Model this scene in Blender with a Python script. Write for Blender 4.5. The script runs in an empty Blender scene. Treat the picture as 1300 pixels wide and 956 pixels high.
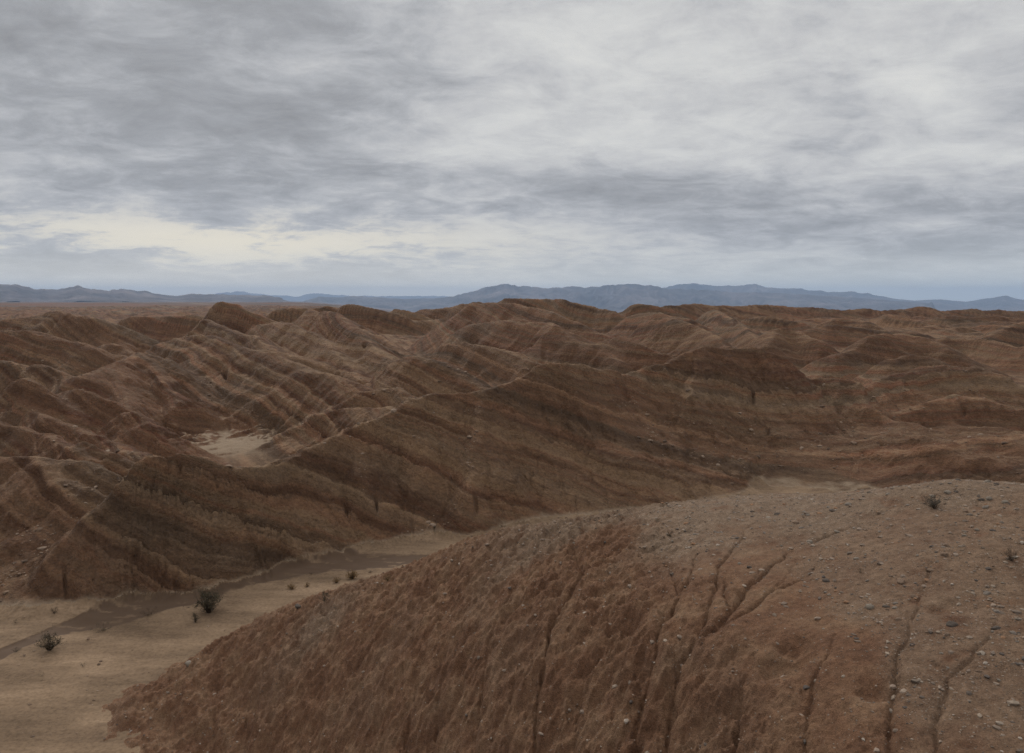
import bpy, math, random, time
import numpy as np
T0 = time.time()
def log(*a): print('[%.1fs]' % (time.time()-T0), *a, flush=True)
rng = np.random.default_rng(7); random.seed(7)
f32 = np.float32
scene = bpy.context.scene
COL = scene.collection

# ------------------------------------------------------------------ camera geometry (1300 x 956 survey frame)
F, CX, HY, CAMZ = 1020.0, 650.0, 382.0, 20.0
PITCH = math.atan((478.0-HY)/F)
FP = F*math.cos(PITCH) + (478.0-HY)*math.sin(PITCH)*0     # focal length in px of the pitched camera
def ang(px, py):
    """pixel -> (x/D, z/D) for ground distance D measured along +Y"""
    u = (px-CX)/FP; v = (478.0-py)/FP
    c, s = math.cos(PITCH), math.sin(PITCH)
    dy = c + v*s; dz = -s + v*c
    return u/dy, dz/dy
def P(px, py, D):
    a, b = ang(px, py)
    return (a*D, D, CAMZ + b*D)

# ------------------------------------------------------------------ noise
def _h(ix, iy, iz, seed):
    n = (ix.astype(np.uint32)*np.uint32(374761393)) ^ (iy.astype(np.uint32)*np.uint32(668265263)) ^ (iz.astype(np.uint32)*np.uint32(2147483647-58)) ^ np.uint32(seed*974711+12345)
    n = (n ^ (n >> np.uint32(13)))*np.uint32(1274126177)
    n = n ^ (n >> np.uint32(16))
    n = n*np.uint32(2654435761); n ^= n >> np.uint32(15)
    return n
def noise2(x, y, seed=0):
    x = np.asarray(x, f32); y = np.asarray(y, f32)
    xi = np.floor(x); yi = np.floor(y); xf = x-xi; yf = y-yi
    xi = xi.astype(np.int64); yi = yi.astype(np.int64); z = np.zeros(1, np.int64)
    u = xf*xf*xf*(xf*(xf*6-15)+10); v = yf*yf*yf*(yf*(yf*6-15)+10)
    def g(dx, dy):
        a = _h(xi+dx, yi+dy, z, seed).astype(f32)*f32(2*math.pi/4294967296.0)
        return np.cos(a)*(xf-dx) + np.sin(a)*(yf-dy)
    n0 = g(0,0); n1 = g(1,0); a = n0+u*(n1-n0)
    n0 = g(0,1); n1 = g(1,1); b = n0+u*(n1-n0)
    return (a+v*(b-a))*f32(1.5)
def fbm(x, y, oct=4, seed=0, gain=.5, lac=2.03):
    s = 0; a = 1.0; t = 0
    for o in range(oct):
        s = s + a*noise2(x*(lac**o)+17.3*o, y*(lac**o)-9.1*o, seed+o); t += a; a *= gain
    return s/t*1.4
def ridged(x, y, oct=4, seed=0, gain=.55, lac=2.05):
    s = 0; a = 1.0; t = 0
    for o in range(oct):
        n = 1-np.abs(noise2(x*(lac**o)+7.3*o, y*(lac**o)-3.1*o, seed+o))*1.6
        s = s + a*n; t += a; a *= gain
    return s/t
def sstep(a, b, x):
    t = np.clip((x-a)/(b-a), 0, 1); return t*t*(3-2*t)
def blur(a, n=1):
    for _ in range(n):
        p = np.pad(a, 1, mode='edge')
        a = (p[:-2,1:-1]+p[2:,1:-1]+p[1:-1,:-2]+p[1:-1,2:]+4*p[1:-1,1:-1])/8
    return a

# ------------------------------------------------------------------ ridges surveyed as (px, py, distance, front slope)
R = []
def ridge(pts, sf, sb=.7, r=1.2):
    q = []
    for p in pts:
        s = p[3] if len(p) > 3 else (sf*1.3 if sf <= .7 and p[2] > 70 else sf)
        q.append(P(p[0], p[1], p[2]) + (s,))
    R.append((q, sb, r))
def lin(xy, D0, D1):
    n = len(xy)-1
    return [(p[0], p[1], D0+(D1-D0)*i/n) for i, p in enumerate(xy)]
# front cliff above the wash
ridge([(82,762,53.0,1.0),(98,702,53.4,1.1),(120,664,54.4,1.3),(140,636,55.0,1.5),(158,606,55.8,1.7),(176,587,56.4,1.75),(205,579,57.0,1.65),(233,578,57.8,1.55),(265,584,59.0,1.45),(300,592,60.6,1.45),(366,580,64.8,1.25),(433,553,70.6,.95),(466,537,73.5,.92),(500,517,76,.85),(517,505,77.5,.8),
       (545,501,79,.78),(576,499,80.5,.75),(612,497,82,.75),(637,489,84,.72),(656,482,86,.72),(668,471,87.5,.72),(680,462,88.5,.72),(715,459,90,.72),(735,462,91.5,.7),(757,468,93,.7),(785,474,95,.68),
       (820,467,98,.66),(851,457,101,.74),(890,439,105,.78),(927,442,107.5,.76),(966,440,110,.68),(990,449,111,.62),(1028,478,111,.6),(1053,477,110,.6),(1078,483,108,.6),(1092,494,106,.6),
       (1108,513,103,.6),(1138,541,99,.6),(1161,547,97,.6),(1185,561,95,.6),(1203,573,93,.6)], 1.5, .8, .9)
for pts in [[(612,497,82),(600,555,75),(590,615,69.5)],[(890,439,105),(872,500,95),(858,550,89)],[(466,537,73.5),(452,590,68.5)]]:
    ridge(pts, .9, .9, 1.0)
ridge([(307,574,97),(350,553,100),(400,526,101),(433,518,101),(475,517,98),(501,517,92)], .5, .5, .8)
ridge([(455,497,106),(480,494,107),(505,495,106),(513,502,104)], .6, .6, 1)
# right domes
ridge([(1135,584,90.5),(1165,570,94),(1205,573,96),(1240,562,98),(1285,568,98),(1350,560,99)], .42, .45, 1.0)
ridge([(1190,600,89),(1225,594,90),(1262,600,89)], .3, .4, 1.0)
ridge([(1280,600,89),(1320,592,90),(1380,600,89)], .3, .4, 1.0)
ridge([(1096,492,116),(1111,483,119),(1138,474,122),(1171,467,124),(1201,464,125),(1231,466,125),(1254,474,124),(1281,488,122),(1300,497,120),(1345,512,118),(1420,500,118)], .42, .5, 3.0)
ridge([(1148,520,107),(1185,505,109),(1215,500,110),(1250,508,109),(1290,520,107),(1350,520,106)], .48, .5, 1.6)
ridge([(1138,458,138),(1157,451,140),(1171,448.5,141),(1191,453,140),(1208,462,137)], .5, .5, 1.5)
ridge([(1051,453,150),(1081,437,158),(1108,424,163),(1133,422,165),(1161,424,165),(1184,430,163),(1203,444,158)], .45, .5, 1.5)
ridge([(1196,430,190),(1220,429,190),(1250,430,185),(1290,440,175),(1340,436,170)], .4, .5, 1.5)
ridge([(1252,426,205),(1277,412,210),(1300,404,212),(1340,398,215),(1420,400,215)], .4, .5, 2)
ridge([(1208,420,262),(1219,414,265),(1231,415,265),(1243,421,262)], .6, .6, 1)
ridge([(969,436,172),(986,419,180),(1003,416,182),(1018,421,180),(1041,432,174)], .5, .5, 1.2)
ridge(lin([(1010,422),(1023,418),(1046,414),(1076,415),(1115,420),(1143,419),(1170,424)],235,225), .4, .5, 2)
ridge(lin([(1104,406),(1118,399),(1129,396.5),(1145,400),(1165,408),(1182,414)],330,300), .5, .5, 1.5)
ridge(lin([(1044,406),(1058,401),(1085,404),(1101,408)],300,290), .5, .5, 1.5)
ridge(lin([(1180,404),(1200,400),(1230,402),(1262,399),(1300,401)],340,330), .4, .5, 2)
ridge(lin([(945,411),(956,403),(983,400),(1003,404),(1025,409)],300,280), .5, .5, 1.5)
ridge(lin([(895,397),(908,393),(930,404),(946,414),(969,432)],285,178), .5, .5, 1.5)
ridge(lin([(800,426),(822,410),(842,401),(858,404),(885,417),(905,426),(927,439)],205,150), .5, .5, 1.5)
ridge(lin([(750,440),(769,431),(788,427),(810,434),(840,446)],165,150), .5, .5, 1.2)
ridge(lin([(800,399),(830,395),(850,398),(880,404)],260,240), .5, .5, 1.2)
# centre
ridge(lin([(590,414),(610,410),(650,405),(690,408),(705,413),(735,430),(769,446),(790,457)],205,150), .5, .5, 2)
ridge(lin([(588,392),(600,385),(640,384),(668,387),(695,393),(718,404),(752,416),(785,430)],240,190), .45, .5, 2)
ridge(lin([(545,448),(562,438),(585,434),(620,437),(650,446),(672,459)],158,135), .5, .5, 1.5)
ridge(lin([(488,472),(501,460),(515,453),(530,451),(560,460),(590,474),(612,489)],124,112), .5, .5, 1.5)
ridge(lin([(468,405),(500,403),(535,407),(560,404)],300,290), .5, .5, 1.5)
ridge(lin([(448,420),(471,438),(488,449),(503,462)],165,140), .5, .5, 1.2)
ridge(lin([(390,391),(400,394),(422,397),(446,411),(471,424),(495,438),(520,450)],255,170), .5, .5, 1.8)
ridge(lin([(318,412),(349,410),(364,410),(386,419),(411,430),(422,441),(446,462),(457,482)],215,135), .5, .5, 1.6)
ridge(lin([(255,404),(285,415),(318,425),(350,438),(385,452)],192,150), .5, .5, 1.4)
ridge(lin([(205,432),(232,428),(256,423),(276,429),(305,438),(329,443),(345,450),(369,459),(400,469),(434,480),(463,492)],150,112), .38, .5, 1.6)
ridge([(240,428,150),(236,450,142),(245,480,130),(262,515,118)], .6, .6, 1.2)
ridge([(329,443,140),(345,480,127),(352,510,116)], .6, .6, 1.2)
# skyline
ridge(lin([(262,402),(271,390),(275,384),(283,380),(303,384.5),(325,395),(352,407),(366,412)],232,215), .7, .6, .8)
ridge(lin([(345,396),(352,392),(376,388),(400,387),(411,385.5),(430,389)],300,300), .6, .6, 1)
ridge(lin([(430,389),(437,384),(449,383.6),(463,388),(476,390),(495,395),(515,402)],300,290), .6, .6, .8)
ridge(lin([(494,395),(500,391.5),(512,392),(529,396),(546,404)],320,310), .6, .6, .8)
ridge(lin([(529,396),(535,390.5),(552,390.5),(579,388),(584,385),(600,382),(615,381),(632,381),(639,378),(664,377.3),(695,379),(708,379.5),(725,384),(747,387),(762,391),(776,391),(783,394)],330,270), .5, .6, 1)
ridge(lin([(786,394),(792,393),(797,387),(804,383.5),(820,384),(834,386),(847,389)],330,320), .6, .6, 1)
ridge(lin([(846,389),(856,385.5),(874,384),(881,382.5),(891,384.5),(918,385)],360,380), .5, .6, 1)
ridge(lin([(918,385),(952,385),(979,386.5),(1020,388.5),(1046,390),(1097,392),(1143,391),(1168,390),(1191,393.5),(1215,393),(1231,391),(1249,393),(1300,394),(1360,394)],380,420), .4, .6, 2)
# left side
ridge(lin([(-60,410),(0,404),(33,403),(50,397.5),(72,394.3),(95,397),(118,402),(143,410),(169,420)],190,170), .45, .6, 1.5)
ridge(lin([(160,405),(175,401),(190,399),(216,400),(240,399.5),(258,403)],262,255), .5, .6, 1.5)
ridge(lin([(-50,424),(0,416),(40,420),(80,430),(110,438)],150,140), .5, .6, 1.5)
ridge(lin([(135,438),(150,434),(169,446)],165,155), .5, .6, 1)
ridge(lin([(112,464),(120,458),(132,450),(146,450),(160,455)],148,140), .5, .6, 1)
ridge(lin([(-60,462),(0,455),(39,463),(56,460),(71,466),(90,478)],122,112), .5, .6, 1.2)
ridge([(110,474,108),(130,468,112),(145,463,116),(166,453,122),(186,448,126),(205,452,127),(222,462,124)], .4, .5, 1.4)
ridge([(186,448,126),(196,475,118),(212,500,111),(228,530,104)], .6, .6, 1)
ridge([(150,462,117),(152,490,109),(165,515,103)], .6, .6, 1)
ridge(lin([(-70,510),(-30,500),(0,492),(15,484),(30,478),(42,482),(58,489)],96,95), .55, .6, 1)
ridge(lin([(73,499),(85,497),(101,494),(120,500),(140,507),(165,520)],102,98), .5, .6, 1)
ridge(lin([(140,535),(152,523),(170,524),(190,535),(205,555)],96,90), .5, .6, 1)
ridge(lin([(40,522),(51,524),(73,530),(101,546),(125,556),(145,566),(169,573),(180,581)],91,76), .5, .6, .9)
ridge(lin([(-50,520),(0,533),(42,548),(74,560),(100,573)],87,71), .5, .6, .9)
ridge(lin([(98,568),(112,561),(144,574),(154,582)],73,72), .6, .6, .7)
ridge(lin([(60,598),(75,586),(92,584),(110,595),(128,612)],66,64), .55, .6, 1.2)
ridge(lin([(-60,570),(0,576),(34,580),(51,585),(64,600),(81,612),(97,622)],68,60.5), .5, .6, .8)
ridge(lin([(-80,600),(0,640),(40,668),(66,705)],63,56.5), .6, .6, 1.2)

# ------------------------------------------------------------------ polar survey grid
D_ = 0.0026
AZ = 0.72
az_e = np.arange(-AZ, AZ+1e-6, D_)
r_e = 34.0*np.exp(np.arange(0, math.log(1500/34.0), D_))
log('erosion grid', len(r_e), len(az_e))
RR, AA = np.meshgrid(r_e.astype(f32), az_e.astype(f32), indexing='ij')
X = RR*np.sin(AA); Y = RR*np.cos(AA)

def floor_h(x, y):
    r = np.hypot(x, y)
    r = r+7*sstep(.16, .30, np.arctan2(x, y))*sstep(80, 90, r)
    z = np.interp(r, [0, 90, 104, 125, 160, 220, 300, 450, 1000, 3000], [0, 0, 1.3, 1.7, 3.0, 5.5, 8.0, 9.5, 10, 10]).astype(f32)
    k = sstep(-.27, -.06, np.arctan2(x, y))*sstep(1.5, 1.2, np.abs(np.arctan2(x, y)))
    low = np.interp(r, [450, 700, 1000, 1500, 5000, 14000, 60000], [0, -7, -14, -25, -95, -250, -250]).astype(f32)
    return (z+k*low).astype(f32)
def base_h(X, Y):
    r = np.hypot(X, Y)
    az = np.arctan2(X, Y)
    fl = floor_h(X, Y)
    H = fl.copy()
    # general hills between and beyond the surveyed ridges
    amp = np.interp(r, [90, 115, 160, 300, 600, 900, 1500], [0, .9, 1.6, 2.6, 3.4, 3.4, 2.0])
    n = ridged(X*.022, Y*.022, 3, 5)
    n = np.clip((n-.45)*2.2, 0, 1.3)
    left = sstep(-.33, -.40, az)*0
    off = sstep(.60, .68, np.abs(az))*np.clip((r-60)/40, 0, 1)
    H = H + (amp*n*(1-left) + off*7*n).astype(f32)
    H = H + ((2.6*sstep(85, 97, r)*sstep(.40, .48, az) + 1.3*sstep(89, 99, r)*sstep(.13, .2, az)*sstep(.48, .42, az))*(1+.5*fbm(X*.12, Y*.12, 3, 17))*sstep(130, 110, r)).astype(f32)
    U = np.log(np.maximum(r, 1))
    w1 = np.minimum(r, 320)
    WX = X + w1*(.008*fbm(az*9, U*9, 2, 101) + .0025*fbm(az*34, U*34, 3, 102))
    WY = Y + w1*(.012*fbm(az*9, U*9+50, 2, 103) + .0035*fbm(az*34, U*34+50, 3, 104))
    for pts, sb, rr in R:
        rr = rr*.6
        xs = [p[0] for p in pts]; ys = [p[1] for p in pts]
        zmax = max(p[2] for p in pts); smin = min(min(p[3] for p in pts), sb)
        reach = max(zmax-0, 4)/smin*1.05+6
        r0 = min(map(math.hypot, xs, ys))-reach; r1 = max(map(math.hypot, xs, ys))+reach
        rows = r[:, 0]
        i0 = np.searchsorted(rows, max(r0, rows[0])); i1 = np.searchsorted(rows, r1)
        if i1 <= i0: continue
        rm = max(min(map(math.hypot, xs, ys)), 30)
        a0 = min(math.atan2(a, b) for a, b in zip(xs, ys))-reach/rm; a1 = max(math.atan2(a, b) for a, b in zip(xs, ys))+reach/rm
        cols = az[0]
        j0 = np.searchsorted(cols, a0); j1 = np.searchsorted(cols, a1)
        if j1 <= j0: continue
        x = WX[i0:i1, j0:j1]; y = WY[i0:i1, j0:j1]
        # warp the query a little so crests wander naturally
        best = np.full(x.shape, -50, f32)
        bd = np.full(x.shape, 1e9, f32); bz = np.zeros(x.shape, f32); bs = np.zeros(x.shape, f32); sg = np.zeros(x.shape, f32)
        s0 = 0.0; kn_ = float(np.mean(ys))
        for a, b in zip(pts[:-1], pts[1:]):
            dx, dy = b[0]-a[0], b[1]-a[1]; L2 = dx*dx+dy*dy+1e-9
            t = np.clip(((x-a[0])*dx+(y-a[1])*dy)/L2, 0, 1)
            ex = x-(a[0]+t*dx); ey = y-(a[1]+t*dy)
            d = np.sqrt(ex*ex+ey*ey)
            z = a[2]+t*(b[2]-a[2])
            s = a[3]+t*(b[3]-a[3])
            cr = dx*ey-dy*ex                       # <0 : camera side (right of travel)
            w = 0.5-0.5*np.tanh(cr/(math.sqrt(L2)*np.maximum(d, .3))*1.5)
            sa = s0+t*math.sqrt(L2); s0 += math.sqrt(L2)
            ws = max(2.2, kn_*.035)
            but = np.abs(noise2(sa/ws, d/(ws*7)+kn_, 111))*.62+np.abs(noise2(sa/(ws*.45), d/(ws*5)+kn_, 112))*.20+np.abs(noise2(sa/(ws*.22), d/(ws*6)+kn_, 113))*.12-.06
            sl = (sb+(s-sb)*w)*(1+but*np.clip(d/(ws*.8), 0, 1))
            dr_ = np.sqrt(d*d+rr*rr)-rr
            wl = np.maximum(.24*z/sl, .5)
            h = z-sl*(dr_*(1-.32*w)+w*1.15*wl*(1-np.exp(-dr_/wl)))
            best = np.maximum(best, h)
        cur = H[i0:i1, j0:j1]
        k = np.interp(r[i0:i1, j0:j1], [50, 100, 400], [.25, .5, .7]).astype(f32)
        m = np.maximum(cur, best); dd = np.abs(cur-best)
        H[i0:i1, j0:j1] = m + k*np.exp(-dd/k*1.2)*.25
    return H, fl
H, FL = base_h(X, Y)
log('base')
HB = H.copy()
# seed roughness
# domain-warped bedding potential (dips to the right on the left side, arched on the right)
_sx = np.linspace(-1500, 1500, 6001)
_sl = np.interp(_sx, [-400, -60, 0, 14, 32, 46, 60, 80, 400], [.32, .42, .40, .22, .02, -.16, 0, .22, .2])
_ph = np.cumsum(_sl)*(_sx[1]-_sx[0]); _ph -= np.interp(0, _sx, _ph)
def bed_of(x, y, z):
    ph = np.interp(x, _sx, _ph).astype(f32)
    return (z + ph + .10*y + fbm(x*.012, y*.012, 3, 61)*np.clip(np.hypot(x, y)*.035, 2, 9) + fbm(x*.12, y*.12, 2, 62)*.5).astype(f32)
s_ = RR*D_
H = H + (fbm(X/3.5, Y/3.5, 4, 11)*.35 + fbm(AA/.05, np.log(RR)/.05, 3, 12)*RR*.0030).astype(f32)*np.clip((HB-FL)/1.5, 0, 1)

def erode(H, iters, k, kd, lock=None, seedn=0.0, mexp=.5):
    ni, nj = H.shape; N = ni*nj
    idx = np.arange(N).reshape(ni, nj)
    offs = [(-1,-1),(-1,0),(-1,1),(0,-1),(0,1),(1,-1),(1,0),(1,1)]
    for it in range(iters):
        p = np.pad(H, 1, mode='edge')
        bs = np.full(H.shape, -1e9, f32); rc = idx.copy(); rh = H.copy(); mn = np.full(H.shape, 1e9, f32)
        for (a, b) in offs:
            q = p[1+a:1+a+ni, 1+b:1+b+nj]
            w = f32(0.7071 if a and b else 1.0)
            s = (H-q)*w
            m = s > bs
            m &= s > 0
            ii = np.clip(np.arange(ni)+a, 0, ni-1)[:, None]*nj + np.clip(np.arange(nj)+b, 0, nj-1)[None, :]
            rc[m] = ii[m]; rh[m] = q[m]; bs = np.where(m, s, bs)
            mn = np.minimum(mn, q)
        rc = rc.ravel(); root = rc == np.arange(N)
        acc = np.ones(N); cur = rc.copy(); cur[root] = N
        act = cur
        for d in range(11):
            add = np.bincount(act, weights=acc, minlength=N+1)[:N]
            acc = acc + add
            nx = np.append(act, N)
            act = nx[act]
            if (act == N).all(): break
        A = acc.reshape(ni, nj).astype(f32)
        Fk = k*np.power(A, f32(mexp))
        Hn = (H + Fk*rh)/(1+Fk)
        Hn = np.where(root.reshape(ni, nj), H+.6*np.maximum(mn-H, 0), Hn)
        lap = (p[:-2,1:-1]+p[2:,1:-1]+p[1:-1,:-2]+p[1:-1,2:]-4*H)
        Hn = Hn + kd*lap
        if lock is not None: Hn = H*lock + Hn*(1-lock)
        H = Hn
    return H, A
lock = (sstep(.35, .05, HB-FL)*sstep(125, 100, RR)).astype(f32)
Hc = H.copy()
tx, ty, _ = P(285,563,104)
terrace = (np.exp(-(((X-tx)/8.5)**2+((Y-ty)/9.5)**2)**2)).astype(f32)
tz = (1.35+.02*(X-tx)+.045*(Y-ty)+fbm(X*.3, Y*.3, 3, 15)*.12).astype(f32)
H = H+(np.minimum(H, tz)-H)*sstep(.2, .7, terrace)
lock = np.maximum(lock, sstep(.3, .8, terrace)*.9).astype(f32)
kvar = (.5+1.1*sstep(-.3, .5, fbm(X/(RR*.12+4), Y/(RR*.12+4), 2, 16))).astype(f32)*.018
H, A1 = erode(H, 18, kvar, .045, lock)
log('eroded')
# keep surveyed crests: relax towards the surveyed height where little drains
lowA = np.clip(1.2-np.log(A1+1)/2.6, 0, 1)
H = H + .5*(Hc-H)*blur(lowA.astype(f32), 2)
# ledges from the bedding
bed = bed_of(X, Y, H)
LA = np.log(A1+1).astype(f32)

# ------------------------------------------------------------------ near hill: thin-plate surface through surveyed points
MP = []
for (px, py, D) in [(190,867,41),(265,824,39),(330,792,38),(400,764,37),(445,756,35.5),(486,744,34),(516,731,33.5),(543,715,33),(583,701,32),(633,688,31),(716,673,30),(766,658,29.5),(800,651,29),
        (866,643,28.5),(966,631,28),(1030,632,27.5),(1073,632,27),(1100,628,26.5),(1153,620,25),(1183,613,24.5),(1206,608,24),(1250,610,24),(1300,618,24),(1400,620,23),
        (1000,700,22.2),(1100,700,20.5),(1200,700,19.2),(1300,700,18.6),(1000,760,18.9),(1100,780,17),(1200,800,15.8),(1300,800,15.4),(1200,867,14.2),(1300,867,13.9),(1050,867,15),(1050,956,13.4),(1200,956,12.7),(1300,956,12.4),
        (900,680,24.5),(900,720,21.7),(900,760,19.8),(900,800,18.2),(900,840,17.25),(900,867,16.8),(900,956,15.3),(800,690,26.3),(800,730,23.3),(800,780,20.9),(800,820,19.6),(800,867,18.7),(800,956,17.1),
        (700,700,27.8),(700,760,24.2),(700,800,22.6),(700,840,21.4),(700,867,20.8),(700,956,19.2),(620,740,28.3),(620,800,24.9),(620,850,23.3),(560,750,30.4),(560,800,27.6),(560,867,25.2),(560,956,23.2),
        (480,790,31.6),(480,867,28.3),(480,956,25.8),(400,810,34.2),(400,867,31.6),(400,956,28.7),(300,832,37),(300,867,35.6),(300,956,32),(120,900,38.4),(40,956,35.5)]:
    MP.append(P(px, py, D))
def PA(px, D, z): MP.append(((px-CX)/F*D, D, z))
for a in [(583,42,4.5),(583,52,0),(700,38,8),(700,46,4),(800,36,9.5),(800,46,4.5),(800,58,-1),(950,36,10.5),(950,47,4),(1100,34,11.5),(1100,46,4.5),(1100,60,-1),(1300,32,12.2),(1300,44,6),(1300,60,0),
          (1600,24,13.5),(1600,40,8),(1600,60,0),(190,48,-1),(300,47,-.8),(400,46,.5),(480,45,1.5),(900,11,9.5),(900,7,9),(700,14,7.0),(700,9,6.5),(560,17.5,4.5),(560,10,4),(300,25,-1),(300,14,-.5),
          (1200,10,12),(1200,6.5,11),(1600,11,12),(1600,17,13.3),(60,44,-2),(-100,40,-2),(-100,30,-2),(-300,30,-2),(-300,60,-3)]:
    PA(*a)
MP = np.array(MP, float)
def tps_fit(p, lam):
    n = len(p); d2 = ((p[:, None, :2]-p[None, :, :2])**2).sum(-1)
    K = np.where(d2 > 0, d2*np.log(d2+1e-12)*.5, 0); K[np.arange(n), np.arange(n)] += lam
    Pm = np.c_[np.ones(n), p[:, :2]]
    A = np.zeros((n+3, n+3)); A[:n, :n] = K; A[:n, n:] = Pm; A[n:, :n] = Pm.T
    b = np.zeros(n+3); b[:n] = p[:, 2]
    return np.linalg.solve(A, b)
TW = tps_fit(MP, .3)
def tps(x, y):
    out = (TW[-3]+TW[-2]*x+TW[-1]*y).astype(f32)
    for (px, py, _), w in zip(MP, TW):
        d2 = (x-px)**2+(y-py)**2+1e-9
        out = out + (w*.5*d2*np.log(d2)).astype(f32)
    return out
def mound_base(x, y):
    r = np.hypot(x, y)
    return tps(x, y) - np.maximum(0, r-50)*.5 - np.maximum(0, -x-26)*.3

# rills on the near hill (pixel polylines dropped on the surface)
def drop(px, py, fn, d0=8, d1=60):
    a, b = ang(px, py); D = np.linspace(d0, d1, 1600)
    z = CAMZ+b*D; h = fn(a*D, D)
    hit = np.nonzero(z <= h)[0]
    if len(hit) == 0: return None
    return a*D[hit[0]], D[hit[0]], float(h[hit[0]])
RILLS = [([(690,690),(663,702),(635,722),(613,743),(593,777),(580,817),(560,860)],.7),
 ([(800,690),(770,707),(743,723),(720,757),(700,793),(693,837),(686,867),(680,910),(676,950)],1.5),
 ([(722,694),(700,707),(666,737),(640,767),(620,807),(613,857),(608,900)],.9),
 ([(884,700),(873,737),(866,752),(843,783),(830,830),(820,867),(812,920)],1.3),
 ([(928,700),(916,717),(906,747),(896,787),(866,827),(855,867),(850,920)],1.2),
 ([(1005,700),(983,717),(956,740),(933,767),(909,793),(879,813),(866,828)],1.3),
 ([(1040,716),(1026,727),(983,750),(945,775),(909,793)],.6),
 ([(1185,720),(1170,757),(1156,790),(1143,830),(1136,867),(1130,930)],.6),
 ([(1275,780),(1260,803),(1233,837),(1206,863),(1190,910)],.45),
 ([(1110,650),(1079,667),(1033,690)],.5),([(770,800),(756,837),(743,867),(735,920)],.9),
 ([(560,760),(545,790),(530,830),(525,870)],.8),([(650,800),(655,840),(650,880)],.7),([(500,775),(480,810),(455,840)],.6),
 ([(960,830),(945,860),(940,900)],.7),([(1060,800),(1040,840),(1030,880)],.6),([(785,740),(775,775),(770,800)],.5),([(575,720),(550,745),(520,770)],.5),
 ([(440,770),(410,800),(360,835),(320,867)],.7),([(480,830),(440,867),(410,900)],.6),([(360,790),(320,820),(280,850)],.5)]
_rl = random.Random(4)
RILLS = [(q+([(q[-1][0]-7, q[-1][1]+60), (q[-1][0]-12, 1010)] if q[-1][1] >= 850 else []), s) for q, s in RILLS]
for pts, s in list(RILLS):
    if len(pts) < 4: continue
    for k in range(2 if s > 1 else 1):
        i = _rl.randrange(1, len(pts)-1); x0, y0 = pts[i]; sg = _rl.choice([-1, 1, 1])
        l = _rl.uniform(30, 60)
        RILLS.append(([(x0+sg*l*.55+8, y0-l), (x0+sg*l*.42+3, y0-l*.62), (x0+sg*l*.2, y0-l*.28), (x0, y0)], s*.42))
RW = []
for pts, s in RILLS:
    q = [drop(a, b, mound_base) for a, b in pts]; q = [t for t in q if t]
    if len(q) > 1: RW.append((q, s))
HOLLOWS = [(1000,835,.45,.30),(1010,812,.35,.22),(925,835,.4,.2),(770,755,.6,.15),(730,757,.5,.15),(555,735,.6,.15),(790,790,.6,.2),(1195,772,.35,.12),(560,690,.5,.1),(1120,868,.4,.2)]
HW = [(drop(a, b, mound_base), s, d) for a, b, s, d in HOLLOWS]
def near_detail(x, y, z):
    """real relief of the near hill: rills, crumbly clay, hollows"""
    wx = x+fbm(x*.9, y*.9, 4, 31, .6)*.15; wy = y+fbm(x*.9+9, y*.9, 4, 32, .6)*.15
    up = np.clip(z/2.5, .1, 1)
    z = z + (fbm(x*.55, y*.55, 4, 33)*.55+fbm(x*2.4, y*2.4, 3, 34)*.16)*sstep(5, 1, z)
    g = np.zeros(x.shape, f32)
    for q, s in RW:
        n = len(q)
        for i in range(n-1):
            a, b = q[i], q[i+1]
            dx, dy = b[0]-a[0], b[1]-a[1]; L2 = dx*dx+dy*dy+1e-9
            bx0, bx1 = min(a[0], b[0])-1.2, max(a[0], b[0])+1.2; by0, by1 = min(a[1], b[1])-1.2, max(a[1], b[1])+1.2
            m = (x > bx0) & (x < bx1) & (y > by0) & (y < by1)
            if not m.any(): continue
            xx = wx[m]; yy = wy[m]
            t = np.clip(((xx-a[0])*dx+(yy-a[1])*dy)/L2, 0, 1)
            d = np.hypot(xx-a[0]-t*dx, yy-a[1]-t*dy)
            fr = (i+t)/(n-1)
            wd = .03+.06*fr*s
            dep = s*(.05+.24*fr)
            v = dep*np.exp(-(d/wd)**1.3) + dep*.22*np.exp(-(d/(wd*3.5))**2)
            g[m] = np.maximum(g[m], v)
    z = z-g
    for c, s, d in HW:
        if c:
            dd = np.hypot((wx-c[0]), (wy-c[1])*1.3)/s
            z = z-d*np.exp(-dd**3)
    face = sstep(13.2, 11.5, z + .04*(x))
    acr = wx*.86-wy*.5; aln = wx*.5+wy*.86
    flu = np.abs(noise2(acr*1.05, aln*.2, 48))*.5+np.abs(noise2(acr*2.3+3, aln*.7, 49))*.22
    flu2 = np.abs(noise2(acr*5+3, aln*1.4, 50))*.07
    fm = face*np.clip(fbm(x*.35, y*.35, 2, 46)*1.5+.65, .1, 1)
    z = z + fm*up*(flu+flu2-.25)*.34
    lum = ridged(x*1.1, y*1.1, 4, 41)
    fine = fbm(x*3.1, y*3.1, 4, 42)
    z = z + up*((lum-.7)*(.05+.46*face) + fine*(.02+.085*face) + fbm(x*11, y*11, 2, 43)*.010 + fbm(x*.25, y*.25, 2, 44)*.18)
    return z.astype(f32), g

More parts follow.
